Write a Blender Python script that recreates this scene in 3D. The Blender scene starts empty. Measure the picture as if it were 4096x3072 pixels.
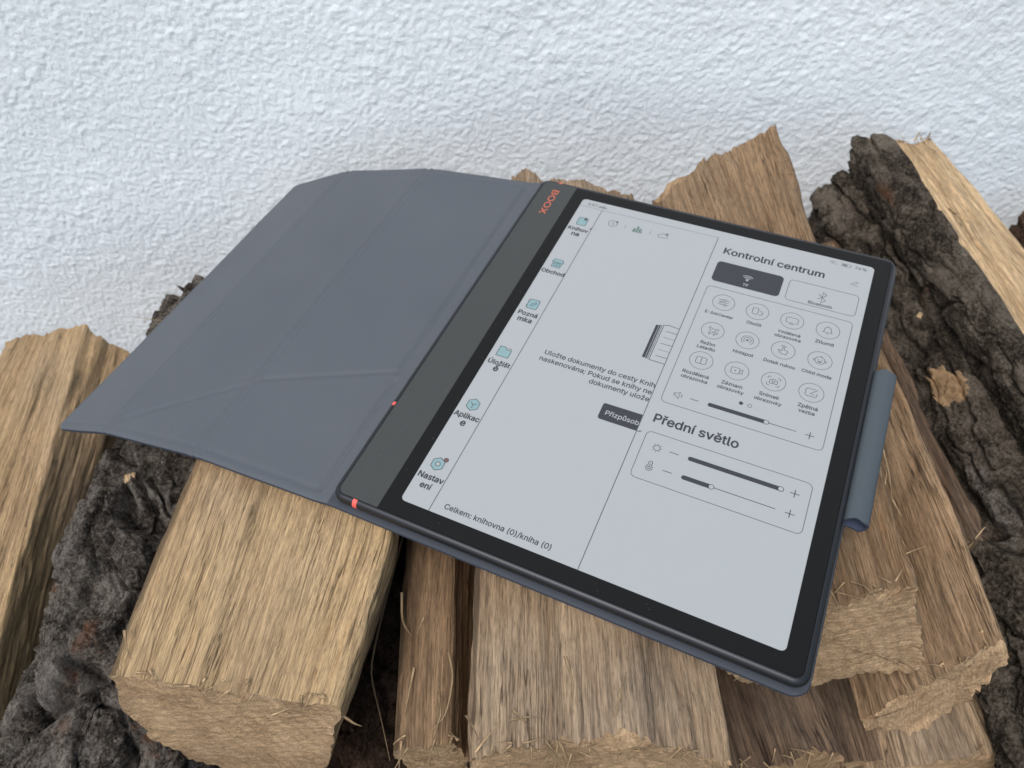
import bpy, bmesh, math
import numpy as np
from mathutils import Matrix, Vector
from mathutils.geometry import delaunay_2d_cdt

scene = bpy.context.scene
# ------------------------------------------------------------------ camera
cd = bpy.data.cameras.new('camera'); cam = bpy.data.objects.new('camera', cd)
scene.collection.objects.link(cam); scene.camera = cam
scene.cycles.use_denoising = True
cam.location = (0, 0, 0.62); cam.rotation_euler = (math.radians(42), 0, 0)
cd.sensor_width = 36; cd.lens = 25.998; cd.clip_start = 0.01; cd.clip_end = 100
cd.dof.use_dof = True; cd.dof.focus_distance = 0.30; cd.dof.aperture_fstop = 16
# ------------------------------------------------------------------ sky and sun (bright overcast, open sky behind the camera)
SUN_EL, SUN_AZ = 56, 214           # degrees; azimuth clockwise from +y, so 200 is behind the camera, a little to its left
world = bpy.data.worlds.new('World'); scene.world = world; world.use_nodes = True
wn = world.node_tree.nodes; wl = world.node_tree.links; wn.clear()
sky = wn.new('ShaderNodeTexSky'); sky.sky_type = 'NISHITA'; sky.sun_disc = False
sky.sun_elevation = math.radians(SUN_EL); sky.sun_rotation = math.radians(SUN_AZ)
sky.air_density = 1.0; sky.dust_density = 2.0; sky.ozone_density = 1.0
hs = wn.new('ShaderNodeHueSaturation'); hs.inputs['Saturation'].default_value = 0.95; hs.inputs['Hue'].default_value = 0.478
bg = wn.new('ShaderNodeBackground'); bg.inputs['Strength'].default_value = 0.11
wo = wn.new('ShaderNodeOutputWorld')
wl.new(sky.outputs[0], hs.inputs['Color']); wl.new(hs.outputs[0], bg.inputs['Color']); wl.new(bg.outputs[0], wo.inputs['Surface'])
sd = bpy.data.lights.new('sun', 'SUN'); sd.energy = 1.5; sd.angle = math.radians(38); sd.color = (1.0, 0.97, 0.93)
sun = bpy.data.objects.new('sun', sd); scene.collection.objects.link(sun)
az, el = math.radians(SUN_AZ), math.radians(SUN_EL)
sdir = Vector((math.sin(az) * math.cos(el), math.cos(az) * math.cos(el), math.sin(el)))
sun.rotation_euler = sdir.to_track_quat('Z', 'Y').to_euler()
vs = scene.view_settings
vs.view_transform = 'Standard'; vs.look = 'None'; vs.gamma = 1; vs.use_curve_mapping = False; vs.exposure = 0.66

# ------------------------------------------------------------------ small helpers
COL = scene.collection
def obj(name, me, mat=None, parent=None, smooth=False):
    o = bpy.data.objects.new(name, me); COL.objects.link(o)
    if mat is not None:
        me.materials.clear(); me.materials.append(mat)
    if smooth: me.polygons.foreach_set('use_smooth', np.ones(len(me.polygons), dtype=bool))
    if parent is not None: o.parent = parent
    return o
def tag(o, label=None, cat=None, group=None, kind=None):
    if label: o['label'] = label
    if cat: o['category'] = cat
    if group: o['group'] = group
    if kind: o['kind'] = kind
    return o
def empty(name, loc=(0, 0, 0)):
    o = bpy.data.objects.new(name, None); o.location = loc; o.empty_display_size = 0.02; COL.objects.link(o); return o
def mesh_np(name, v, f, gr=None):
    """v (n,3); f (m,4) quads or (m,3) tris as int array; gr (n,3) grain coordinates"""
    me = bpy.data.meshes.new(name); v = np.asarray(v, np.float32); f = np.asarray(f, np.int32); k = f.shape[1]
    me.vertices.add(len(v)); me.vertices.foreach_set('co', v.ravel())
    me.loops.add(f.size); me.loops.foreach_set('vertex_index', f.ravel())
    me.polygons.add(len(f)); me.polygons.foreach_set('loop_start', np.arange(0, f.size, k, dtype=np.int32))
    me.polygons.foreach_set('loop_total', np.full(len(f), k, np.int32))
    if gr is not None:
        a = me.attributes.new('gr', 'FLOAT_VECTOR', 'POINT'); a.data.foreach_set('vector', np.asarray(gr, np.float32).ravel())
    me.update(calc_edges=True); me.validate(); return me
def grid_faces(nr, nc, wrap=False, off=0):
    r = np.arange(nr - 1)[:, None]; c = np.arange(nc if wrap else nc - 1)[None, :]
    c2 = (c + 1) % nc
    return np.stack([r * nc + c, r * nc + c2, (r + 1) * nc + c2, (r + 1) * nc + c], -1).reshape(-1, 4) + off

# ------------------------------------------------------------------ numpy noise
def _h(ix, iy, iz, s):
    n = (ix.astype(np.int64) * 374761393 + iy.astype(np.int64) * 668265263 + iz.astype(np.int64) * 2147483647 + s * 974634) & 0xffffffff
    n = ((n ^ (n >> 13)) * 1274126177) & 0xffffffff
    n = ((n ^ (n >> 16)) * 2246822519) & 0xffffffff
    return ((n ^ (n >> 15)) & 0xffffff) / 16777215.0
def vn(x, y, s=0):
    """2D gradient noise, about -1..1"""
    x = np.asarray(x, float); y = np.asarray(y, float); x, y = np.broadcast_arrays(x, y)
    ix = np.floor(x).astype(np.int64); iy = np.floor(y).astype(np.int64); fx = x - ix; fy = y - iy
    u = fx * fx * fx * (fx * (fx * 6 - 15) + 10); v = fy * fy * fy * (fy * (fy * 6 - 15) + 10)
    z = np.zeros_like(ix)
    def g(a, b):
        th = _h(ix + a, iy + b, z, s) * 2 * np.pi
        return np.cos(th) * (fx - a) + np.sin(th) * (fy - b)
    a = g(0, 0); b = g(1, 0); c = g(0, 1); d = g(1, 1)
    return (a + (b - a) * u + (c - a) * v + (a - b - c + d) * u * v) * 1.5
def fbm(x, y, s=0, o=4, rough=0.5):
    t = 0; amp = 1; f = 1; tot = 0
    for i in range(o):
        t = t + amp * vn(x * f + 17.3 * i, y * f - 9.1 * i, s + i); tot += amp; amp *= rough; f *= 2.03
    return t / tot
def voro(x, y, s=0):
    x, y = np.broadcast_arrays(np.asarray(x, float), np.asarray(y, float))
    ix = np.floor(x).astype(np.int64); iy = np.floor(y).astype(np.int64); z = np.zeros_like(ix)
    f1 = np.full(x.shape, 9.0); f2 = f1.copy(); cid = np.zeros(x.shape)
    for a in (-1, 0, 1):
        for b in (-1, 0, 1):
            px = ix + a + _h(ix + a, iy + b, z, s); py = iy + b + _h(ix + a, iy + b, z, s + 7)
            d = np.hypot(px - x, py - y); r = _h(ix + a, iy + b, z, s + 13)
            m = d < f1
            f2 = np.where(m, f1, np.minimum(f2, d)); cid = np.where(m, r, cid); f1 = np.where(m, d, f1)
    return f1, f2, cid

# ------------------------------------------------------------------ materials
class NT:
    def __init__(self, name):
        self.m = bpy.data.materials.new(name); self.m.use_nodes = True
        self.t = self.m.node_tree; self.t.nodes.clear()
        self.out = self.n('ShaderNodeOutputMaterial'); self.b = self.n('ShaderNodeBsdfPrincipled')
        self.l(self.b.outputs[0], self.out.inputs['Surface'])
    def n(self, t, **k):
        x = self.t.nodes.new(t)
        for a, v in k.items(): setattr(x, a, v)
        return x
    def l(self, a, b): self.t.links.new(a, b)
    def set(self, **k):
        for a, v in k.items(): self.b.inputs[a.replace('_', ' ')].default_value = v
    def attr(self, name='gr'): return self.n('ShaderNodeAttribute', attribute_name=name).outputs['Vector']
    def obj(self): return self.n('ShaderNodeTexCoord').outputs['Object']
    def scale(self, v, s):
        x = self.n('ShaderNodeVectorMath', operation='MULTIPLY'); self.l(v, x.inputs[0]); x.inputs[1].default_value = s; return x.outputs[0]
    def noise(self, v, sc=(1, 1, 1), det=3, rough=0.5, dist=0.0):
        x = self.n('ShaderNodeTexNoise'); self.l(self.scale(v, sc), x.inputs['Vector'])
        x.inputs['Scale'].default_value = 1; x.inputs['Detail'].default_value = det; x.inputs['Roughness'].default_value = rough; x.inputs['Distortion'].default_value = dist
        return x.outputs['Fac']
    def ramp(self, f, stops, interp='LINEAR'):
        x = self.n('ShaderNodeValToRGB'); self.l(f, x.inputs[0]); e = x.color_ramp.elements; x.color_ramp.interpolation = interp
        while len(e) < len(stops): e.new(0.5)
        for i, (p, c) in enumerate(stops):
            e[i].position = p; e[i].color = (c, c, c, 1) if isinstance(c, (int, float)) else (*c, 1)
        return x.outputs[0]
    def mix(self, f, a, b, mode='MIX'):
        x = self.n('ShaderNodeMix', data_type='RGBA', blend_type=mode)
        for s, v in ((x.inputs['Factor'], f), (x.inputs['A'], a), (x.inputs['B'], b)):
            if isinstance(v, (int, float)): s.default_value = v
            elif isinstance(v, tuple): s.default_value = (*v, 1)
            else: self.l(v, s)
        return x.outputs['Result']
    def math(self, op, a, b=0.0):
        x = self.n('ShaderNodeMath', operation=op)
        for s, v in zip(x.inputs, (a, b)):
            if isinstance(v, (int, float)): s.default_value = v
            else: self.l(v, s)
        return x.outputs[0]
    def bump(self, h, strength, dist, prev=None):
        x = self.n('ShaderNodeBump'); x.inputs['Strength'].default_value = strength; x.inputs['Distance'].default_value = dist; self.l(h, x.inputs['Height'])
        if prev is not None: self.l(prev, x.inputs['Normal'])
        return x.outputs[0]

def wood_mat(name, light, mid, dark, grey=0.3, gcol=(0.30, 0.26, 0.20), warm=None):
    k = NT(name); g = k.attr()
    n1 = k.noise(g, (30, 8, 1), 4, 0.6, 0.4); n2 = k.noise(g, (650, 22, 1), 5, 0.72, 0.35); n3 = k.noise(g, (1500, 160, 1), 2, 0.6)
    n4 = k.noise(g, (16, 11, 1), 4, 0.6); n5 = k.noise(g, (130, 9, 1), 4, 0.7, 0.4); n6 = k.noise(g, (200, 6, 1), 3, 0.6, 1.0)
    f = k.math('ADD', k.math('MULTIPLY', n1, 0.45), k.math('MULTIPLY', n5, 0.55))
    c = k.ramp(f, [(0.33, dark), (0.48, mid), (0.64, light)])
    c = k.mix(k.ramp(n4, [(0.42, 0.0), (0.66, grey)]), c, gcol)
    if warm is not None:
        c = k.mix(k.ramp(k.noise(g, (11, 5, 1), 2), [(0.50, 0.0), (0.64, 0.7)]), c, warm)
    c = k.mix(1.0, c, k.ramp(n2, [(0.36, 0.66), (0.49, 1.0), (0.64, 1.22)]), 'MULTIPLY')           # fibres
    c = k.mix(1.0, c, k.ramp(n3, [(0.30, 0.62), (0.52, 1.0), (0.70, 1.12)]), 'MULTIPLY')           # pores
    ck = k.math('ABSOLUTE', k.math('SUBTRACT', n6, 0.5)); mk = k.ramp(k.noise(g, (28, 14, 1), 2), [(0.40, 0.0), (0.54, 0.9)])
    c = k.mix(k.math('MULTIPLY', k.ramp(ck, [(0.0, 1.0), (0.022, 0.0)]), mk), c, tuple(v * 0.30 for v in dark))   # thin drying checks
    pat = k.noise(g, (75, 60, 1), 2, 0.5)
    c = k.mix(k.ramp(pat, [(0.72, 0.0), (0.80, 0.6)]), c, (0.09, 0.07, 0.048))                     # dirt specks
    k.l(c, k.b.inputs['Base Color']); k.set(Roughness=0.85); k.b.inputs['Specular IOR Level'].default_value = 0.2
    h = k.math('ADD', k.math('MULTIPLY', n2, 0.65), k.math('MULTIPLY', n3, 0.35))
    cross = k.noise(g, (300, 420, 1), 2, 0.5)
    nb = k.bump(h, 1.0, 0.0022); nb = k.bump(cross, 0.3, 0.0007, nb); k.l(nb, k.b.inputs['Normal'])
    return k.m
WOOD = {
 'tan':   wood_mat('split_wood_tan', (0.52, 0.36, 0.205), (0.41, 0.273, 0.149), (0.26, 0.165, 0.0899), 0.5, (0.35, 0.261, 0.175), (0.52, 0.355, 0.185)),
 'brown': wood_mat('split_wood_brown', (0.396, 0.259, 0.148), (0.271, 0.171, 0.095), (0.129, 0.0777, 0.0435), 0.5, (0.23, 0.166, 0.109)),
 'grey':  wood_mat('split_wood_grey', (0.466, 0.335, 0.211), (0.339, 0.235, 0.143), (0.175, 0.114, 0.0714), 0.6, (0.301, 0.23, 0.165)),
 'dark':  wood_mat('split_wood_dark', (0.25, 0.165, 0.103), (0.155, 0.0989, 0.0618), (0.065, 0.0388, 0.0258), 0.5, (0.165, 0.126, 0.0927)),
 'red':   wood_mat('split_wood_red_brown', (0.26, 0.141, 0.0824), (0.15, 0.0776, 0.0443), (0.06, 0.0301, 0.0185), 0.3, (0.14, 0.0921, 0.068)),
 'pale':  wood_mat('split_wood_pale', (0.64, 0.466, 0.278), (0.55, 0.373, 0.206), (0.36, 0.228, 0.118), 0.3, (0.48, 0.369, 0.247)),
}
def end_mat(name, a, b, d):
    k = NT(name); g = k.attr()
    n1 = k.noise(g, (55, 55, 1), 5, 0.65); n2 = k.noise(g, (950, 130, 1), 4, 0.75, 0.5); n3 = k.noise(g, (700, 800, 1), 4, 0.75); n4 = k.noise(g, (26, 26, 1), 3)
    f = k.math('ADD', k.math('MULTIPLY', n1, 0.35), k.math('ADD', k.math('MULTIPLY', n2, 0.3), k.math('MULTIPLY', n3, 0.35)))
    c = k.ramp(f, [(0.39, d), (0.485, b), (0.58, a)])
    w = k.n('ShaderNodeTexWave', wave_type='RINGS', rings_direction='Z'); sh = k.n('ShaderNodeVectorMath', operation='ADD'); k.l(g, sh.inputs[0]); sh.inputs[1].default_value = (0.028, 0.045, 0)
    flat = k.scale(sh.outputs[0], (1, 1, 0)); k.l(flat, w.inputs['Vector']); w.inputs['Scale'].default_value = 55; w.inputs['Distortion'].default_value = 3.0; w.inputs['Detail'].default_value = 3; w.inputs['Detail Scale'].default_value = 4
    c = k.mix(1.0, c, k.ramp(w.outputs['Fac'], [(0.0, 0.88), (0.6, 1.03)]), 'MULTIPLY')            # growth rings
    c = k.mix(k.ramp(n4, [(0.5, 0.0), (0.70, 0.55)]), c, tuple(v * 0.9 for v in d))
    ck = k.math('ABSOLUTE', k.math('SUBTRACT', k.noise(g, (9, 60, 1), 2, 0.5, 0.2), 0.47))
    ckm = k.ramp(k.noise(g, (20, 20, 1), 2), [(0.52, 0.0), (0.60, 0.8)])
    c = k.mix(k.math('MULTIPLY', k.ramp(ck, [(0.0, 1.0), (0.007, 0.0)]), ckm), c, tuple(v * 0.25 for v in d))              # drying cracks
    k.l(c, k.b.inputs['Base Color']); k.set(Roughness=0.92); k.b.inputs['Specular IOR Level'].default_value = 0.15
    nb = k.bump(n2, 1.0, 0.0020); nb = k.bump(n3, 0.9, 0.0018, nb); k.l(nb, k.b.inputs['Normal'])
    return k.m
END = {'tan': end_mat('sawn_end_tan', (0.66, 0.455, 0.275), (0.52, 0.348, 0.20), (0.32, 0.202, 0.112)),
       'brown': end_mat('sawn_end_brown', (0.53, 0.355, 0.20), (0.40, 0.26, 0.145), (0.235, 0.145, 0.078)),
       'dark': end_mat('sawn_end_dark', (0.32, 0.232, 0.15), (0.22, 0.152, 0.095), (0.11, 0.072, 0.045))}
def bark_mat(name, a, b, d, rust, rust_amt):
    k = NT(name); g = k.obj()
    n1 = k.noise(g, (60, 40, 60), 6, 0.75, 0.4); n2 = k.noise(g, (560, 480, 560), 5, 0.8); n3 = k.noise(g, (26, 13, 26), 3, 0.6, 0.6); n4 = k.noise(g, (260, 220, 260), 3, 0.6); n5 = k.noise(g, (30, 17, 30), 4, 0.6, 0.5)
    f = k.math('ADD', k.math('MULTIPLY', n1, 0.5), k.math('MULTIPLY', n2, 0.5))
    c = k.ramp(f, [(0.42, d), (0.495, b), (0.565, a)])
    gp = k.ramp(n2, [(0.38, tuple(v * 0.8 for v in a)), (0.62, tuple(v * 1.5 for v in a))])
    c = k.mix(k.ramp(n5, [(0.54, 0.0), (0.62, 0.8)]), c, gp)                                      # weathered grey plates
    c = k.mix(k.ramp(n3, [(0.62, 0.0), (0.70, rust_amt)]), c, k.ramp(n2, [(0.35, tuple(v * 0.45 for v in rust)), (0.6, rust)]))
    c = k.mix(k.ramp(n4, [(0.66, 0.0), (0.74, 0.6)]), c, tuple(min(1, v * 1.9) for v in a))      # pale flecks
    k.l(c, k.b.inputs['Base Color']); k.set(Roughness=0.95); k.b.inputs['Specular IOR Level'].default_value = 0.1
    nb = k.bump(n2, 1.0, 0.0030); nb = k.bump(n1, 0.8, 0.004, nb); k.l(nb, k.b.inputs['Normal'])
    return k.m
BARK = {'grey': bark_mat('bark_grey', (0.225, 0.196, 0.168), (0.098, 0.080, 0.065), (0.022, 0.018, 0.015), (0.19, 0.08, 0.036), 0.8),
        'dark': bark_mat('bark_dark', (0.165, 0.138, 0.108), (0.074, 0.058, 0.044), (0.018, 0.014, 0.011), (0.16, 0.078, 0.04), 0.7),
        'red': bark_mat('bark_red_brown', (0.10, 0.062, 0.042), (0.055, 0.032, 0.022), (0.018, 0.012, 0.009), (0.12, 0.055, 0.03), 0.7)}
def plain(name, col, rough=0.5, spec=0.5, metal=0.0, bump=None):
    k = NT(name); k.set(Base_Color=(*col, 1), Roughness=rough, Metallic=metal); k.b.inputs['Specular IOR Level'].default_value = spec
    if bump: k.l(k.bump(k.noise(k.obj(), (bump[0],) * 3, 3, 0.6), bump[1], bump[2]), k.b.inputs['Normal'])
    return k.m

# ------------------------------------------------------------------ setting: wall and ground
def build_wall():
    Y = 0.56
    xs = np.r_[np.linspace(-2.5, -0.62, 20)[:-1], np.linspace(-0.62, 0.62, 860), np.linspace(0.62, 2.5, 20)[1:]]
    zs = np.r_[np.linspace(-0.06, 0.0, 4)[:-1], np.linspace(0.0, 0.46, 320), np.linspace(0.46, 2.4, 24)[1:]]
    X, Z = np.meshgrid(xs, zs)
    w1 = fbm(X * 30, Z * 30, 91, 2) * 0.35; w2 = fbm(X * 30, Z * 30, 95, 2) * 0.35
    n = fbm(X * 265 + w1 * 5, Z * 285 + w2 * 5, 5, 2, 0.6)
    d = np.clip(n, -0.35, 0.5) * 0.00098 + fbm(X * 470, Z * 470, 9, 1) * 0.00042 + fbm(X * 90, Z * 90, 13, 2) * 0.0008 * (0.6 + fbm(X * 12, Z * 12, 31, 2)) + fbm(X * 8, Z * 8, 3, 2) * 0.002
    v = np.stack([X, Y - d, Z], -1).reshape(-1, 3)
    k = NT('stucco_white'); g = k.obj()
    tone = k.ramp(k.noise(g, (3, 3, 3), 3, 0.5), [(0.3, (0.80, 0.84, 0.87)), (0.7, (0.85, 0.89, 0.915))])
    k.l(tone, k.b.inputs['Base Color']); k.set(Roughness=0.95); k.b.inputs['Specular IOR Level'].default_value = 0.15
    k.l(k.bump(k.noise(g, (650, 650, 650), 4, 0.7), 0.8, 0.0011), k.b.inputs['Normal'])
    o = obj('wall', mesh_np('wall', v, grid_faces(len(zs), len(xs))), k.m, smooth=True)
    tag(o, 'white roughcast stucco house wall behind the firewood pile', 'wall')
    k = NT('soil'); g = k.obj()
    k.l(k.ramp(k.noise(g, (40, 40, 40), 5, 0.6), [(0.35, (0.035, 0.027, 0.02)), (0.65, (0.10, 0.078, 0.055))]), k.b.inputs['Base Color']); k.set(Roughness=0.95)
    k.l(k.bump(k.noise(g, (120, 120, 120), 4, 0.6), 0.8, 0.01), k.b.inputs['Normal'])
    xs = np.linspace(-4, 4, 60); ys = np.linspace(-6, 0.555, 60); X, Yg = np.meshgrid(xs, ys)
    v = np.stack([X, Yg, -0.06 + 0.006 * fbm(X * 3, Yg * 3, 4)], -1).reshape(-1, 3)
    tag(obj('ground', mesh_np('ground', v, grid_faces(60, 60)), k.m, smooth=True), kind='structure')
build_wall()

# ------------------------------------------------------------------ firewood
def wood_disp(s, t, seed, rough=1.0):
    ws = s + vn(t * 5, s * 3, seed + 50) * 0.003
    d = fbm(ws * 26, t * 3.5, seed, 2) * 0.0027
    d = d + fbm(ws * 100, t * 8, seed + 3, 2, 0.6) * 0.0010 * rough
    d = d + fbm(ws * 330, t * 22, seed + 9, 2, 0.6) * 0.0012 * rough + fbm(s * 60, t * 45, seed + 13, 2) * 0.0006
    g = np.abs(vn(ws * 60, t * 2.2, seed + 20)); m = np.clip(vn(s * 20, t * 8, seed + 30) * 2 + 0.35, 0, 1)
    d = d - 0.0022 * rough * np.clip(1 - g / 0.035, 0, 1) * m                # checks running with the grain
    st = vn(ws * 30, t * 5.0, seed + 40)                                    # torn terraces
    d = d + 0.0009 * rough * np.tanh((st + 0.25 * vn(s * 90, t * 30, seed + 44)) * 22)
    return d
def bark_disp(s, t, seed, amp=1.0, furrow=1.0):
    w1 = fbm(s * 26, t * 26, seed + 50, 3); w2 = fbm(s * 26, t * 26, seed + 55, 3); w3 = fbm(s * 160, t * 160, seed + 57, 2) * 0.0016
    ws = s + w1 * 0.018 + w3; wt = t + w2 * 0.018 - w3
    d = fbm(s * 22, t * 9, seed, 2, 0.5) * 0.0050
    v = np.abs(vn(ws * 21, wt * 6.0, seed + 2)); d = d - 0.0105 * furrow * np.exp(-(v / 0.085) ** 2)                        # furrows
    f1, f2, cid = voro(ws * 42, wt * 15, seed + 4); e = f2 - f1
    d = d - 0.0062 * np.exp(-(e / 0.06) ** 2) + (cid - 0.5) * 0.0070 * np.clip(e * 9, 0, 1)                              # plates with steep edges
    f1, f2, c2 = voro(ws * 140, wt * 75, seed + 6); e = f2 - f1; d = d + (c2 - 0.5) * 0.0015 * np.clip(e * 7, 0, 1) - 0.0013 * np.exp(-(e / 0.05) ** 2)
    f1, f2, c3 = voro(ws * 300, wt * 240, seed + 7); d = d + (c3 - 0.5) * 0.0006
    d = d + fbm(s * 330, t * 310, seed + 9, 3, 0.65) * 0.0010
    return d * amp

def splinter(parent, pts, r0=0.0008, r1=0.0001, mat=None, name='splinter', flat=0.3):
    pts = np.array(pts, float) / 1000.0; n = len(pts)
    if n == 2: pts = np.linspace(pts[0], pts[1], 4); n = 4
    else:                                                                # smooth the path
        tt = np.linspace(0, n - 1, 14); k = np.arange(n)
        p = np.stack([np.interp(tt, k, pts[:, i]) for i in range(3)], 1)
        for _ in range(2): p[1:-1] = 0.25 * p[:-2] + 0.5 * p[1:-1] + 0.25 * p[2:]
        pts = p; n = len(pts)
    tan = np.gradient(pts, axis=0); tan /= np.linalg.norm(tan, axis=1)[:, None] + 1e-12
    a = np.cross(tan, [0.3, 0.2, 1.0]); a /= np.linalg.norm(a, axis=1)[:, None] + 1e-12; b = np.cross(tan, a)
    r = np.linspace(r0, r1, n)[:, None]; K = 6; vv = []; gr = []
    for j in range(K):
        th = 2 * np.pi * j / K; vv.append(pts + (a * math.cos(th) + b * math.sin(th) * flat) * r); gr.append(np.stack([np.full(n, j * 0.0006), np.linspace(0, 0.03, n), np.full(n, 3.0)], 1))
    v = np.stack(vv, 1).reshape(-1, 3); g = np.stack(gr, 1).reshape(-1, 3)
    f = grid_faces(n, K, wrap=True)
    return obj(name, mesh_np(name, v, f, g), mat or WOOD['pale'], parent, smooth=True)

SEED = [100]
def make_log(name, label, rings, sides, wood='tan', bark='grey', end='tan', res=0.0016, along=0.0028, bulge=None, rough=1.0, group=None, torn=0.0014, bark_amp=1.0, furrow=1.0, bare=(), dense=None, knots=(), cat='firewood log', rear_torn=0.004, end_tilt=0):
    """rings: cross-sections from the front end to the rear end, each a list of corners (mm, clockwise seen from the front);
    sides: 'w' split wood or 'b' bark for each side, corner i to corner i+1"""
    SEED[0] += 61; seed = SEED[0]
    R = np.array(rings, float) / 1000.0                                   # (r, n, 3)
    nr, nc = R.shape[:2]
    bulge = bulge or [0.0] * nc
    per = [np.linalg.norm(R[:, (i + 1) % nc] - R[:, i], axis=1).max() for i in range(nc)]
    cen = R.mean(axis=1, keepdims=True)
    cols = []; svals = []; kind = []; s0 = 0.0
    for i in range(nc):
        n = max(3, int(per[i] / (res if dense is None or i in dense else res * 4))); u = np.arange(n) / n
        a = R[:, i][:, None]; b = R[:, (i + 1) % nc][:, None]
        p = a + (b - a) * u[None, :, None]
        if bulge[i]:
            e = b - a; outd = 0.5 * (a + b) - cen; outd = outd - e * (np.sum(outd * e, -1, keepdims=True) / np.sum(e * e, -1, keepdims=True))
            outd = outd / (np.linalg.norm(outd, axis=-1, keepdims=True) + 1e-9)
            p = p + outd * (bulge[i] / 1000.0) * (4 * u * (1 - u))[None, :, None]
        cols.append(p); svals.append(s0 + per[i] * u); kind += [sides[i]] * n; s0 += per[i]
    P = np.concatenate(cols, 1); s = np.concatenate(svals); kind = np.array(kind); Mn = P.shape[1]
    for _ in range(2 if dense is None else 1): P = 0.25 * np.roll(P, 1, 1) + 0.5 * P + 0.25 * np.roll(P, -1, 1)
    # rows along the length
    cl = np.r_[0, np.cumsum(np.linalg.norm(np.diff(P.mean(1), axis=0), axis=1))]; L = cl[-1]
    step = along
    nl = max(8, int(L / step)); t = np.linspace(0, L, nl)
    G = np.empty((nl, Mn, 3))
    for k in range(3):
        for j in range(nr - 1):
            m = (t >= cl[j] - 1e-9) & (t <= cl[j + 1] + 1e-9); w = ((t[m] - cl[j]) / (cl[j + 1] - cl[j]))[:, None]
            G[m, :, k] = P[j, :, k] * (1 - w) + P[j + 1, :, k] * w
    if nr > 2:
        for _ in range(12): G[1:-1] = 0.25 * G[:-2] + 0.5 * G[1:-1] + 0.25 * G[2:]
    dt = np.gradient(G, axis=0); ds = np.roll(G, -1, 1) - np.roll(G, 1, 1)
    for _ in range(3): ds = 0.25 * np.roll(ds, 1, 1) + 0.5 * ds + 0.25 * np.roll(ds, -1, 1)
    N = np.cross(ds, dt); N /= np.linalg.norm(N, axis=-1, keepdims=True) + 1e-12
    c = G.mean(1, keepdims=True)
    if np.mean(np.sum(N * (G - c), -1)) < 0: N = -N
    S, Tt = np.meshgrid(s, t)
    isb = np.array([k == 'b' for k in kind]); wb = isb.astype(float)
    for _ in range(6): wb = 0.25 * np.roll(wb, 1) + 0.5 * wb + 0.25 * np.roll(wb, -1)
    D = np.zeros_like(S)
    if (~isb).any(): D += wood_disp(S, Tt, seed, rough) * (1 - wb)
    if isb.any(): D += (bark_disp(S, Tt, seed + 11, bark_amp, furrow) + 0.002) * wb
    axis = (G[-1].mean(0) - G[0].mean(0)); axis /= np.linalg.norm(axis)
    G = G + N * D[..., None]
    # torn fibre ends
    e0 = (vn(s * 300, s * 0 + 3.3, seed + 70) * torn * 0.6 + vn(s * 50, s * 0 + 1.3, seed + 71) * torn * 0.8)
    e1 = (fbm(s * 90, s * 0 + 3.3, seed + 72, 3, 0.6) * rear_torn + vn(s * 24, s * 0 + 1.3, seed + 73) * rear_torn * 1.2)
    f0 = np.clip(1 - t / 0.012, 0, 1)[:, None]; f1 = np.clip(1 - (L - t) / 0.03, 0, 1)[:, None]
    G = G + axis * ((-e0[None, :] * f0 + e1[None, :] * f1)[..., None])
    root = empty(name, tuple(R[0].mean(0)[k] if k < 2 else R[..., 2].min() for k in range(3)))
    off = np.array(root.location); tag(root, label, cat, group or 'split logs in the firewood pile')
    gr = np.stack([S, Tt, np.full_like(S, seed * 1.37)], -1)
    F = grid_faces(nl, Mn, wrap=True); colk = np.tile(isb, nl - 1)
    V = (G - off).reshape(-1, 3); GR = gr.reshape(-1, 3)
    colk = colk.astype(int); fc = G.reshape(-1, 3)[F].mean(1)
    for i, (bc, br, bm_) in enumerate(bare):
        dv = (fc - np.array(bc) / 1000.0); dist = np.sqrt((dv[:, 0] / br[0]) ** 2 + (dv[:, 1] / br[1]) ** 2 + (dv[:, 2] / br[0]) ** 2) * 1000
        dist = dist + fbm(fc[:, 0] * 60 + fc[:, 2] * 60, fc[:, 1] * 70, seed + 90 + i, 3) * 0.9
        colk = np.where((colk == 1) & (dist < 1), 2 + i, colk)
    for i, (bc, br, bm_) in enumerate(knots):
        dv = (fc - np.array(bc) / 1000.0); dist = np.sqrt((dv[:, 0] / br[0]) ** 2 + (dv[:, 1] / br[1]) ** 2 + (dv[:, 2] / 12) ** 2) * 1000
        dist = dist + fbm(fc[:, 0] * 130, fc[:, 1] * 90, seed + 95 + i, 2) * 0.5
        colk = np.where((colk == 0) & (dist < 1), 20 + i, colk)
    for flag, nm, mt in [(0, 'split_wood', WOOD[wood]), (1, 'bark', BARK[bark])] + [(2 + i, 'bare_patch', b_[2]) for i, b_ in enumerate(bare)] + [(20 + i, 'dark_patch', b_[2]) for i, b_ in enumerate(knots)]:
        f = F[colk == flag]
        if not len(f): continue
        used = np.unique(f); lut = np.zeros(len(V), np.int64); lut[used] = np.arange(len(used))
        obj(nm, mesh_np(nm, V[used], lut[f][:, ::-1], GR[used]), mt, root, smooth=True)
    # sawn ends
    for row, sgn, nk in ((0, -1, 30), (nl - 1, 1, 10)):
        ring = G[row]; cc = ring.mean(0); rr = np.r_[1, np.linspace(0.97, 0.0, nk - 1) ** 0.8]
        a = ring[Mn // 8] - cc; a = a - axis * (a @ axis); a /= np.linalg.norm(a); b = np.cross(axis, a)
        lx0 = (ring - cc) @ a; ly0 = (ring - cc) @ b; h0 = (ring - cc) @ axis
        co = np.linalg.lstsq(np.stack([np.ones(Mn), lx0, ly0], 1), h0, rcond=None)[0]
        lx = lx0[None] * rr[:, None]; ly = ly0[None] * rr[:, None]
        bl = np.clip((rr - 0.80) / 0.20, 0, 1)[:, None] ** 2
        hh = (co[0] + co[1] * lx + co[2] * ly) * (1 - bl) + h0[None] * bl
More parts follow.
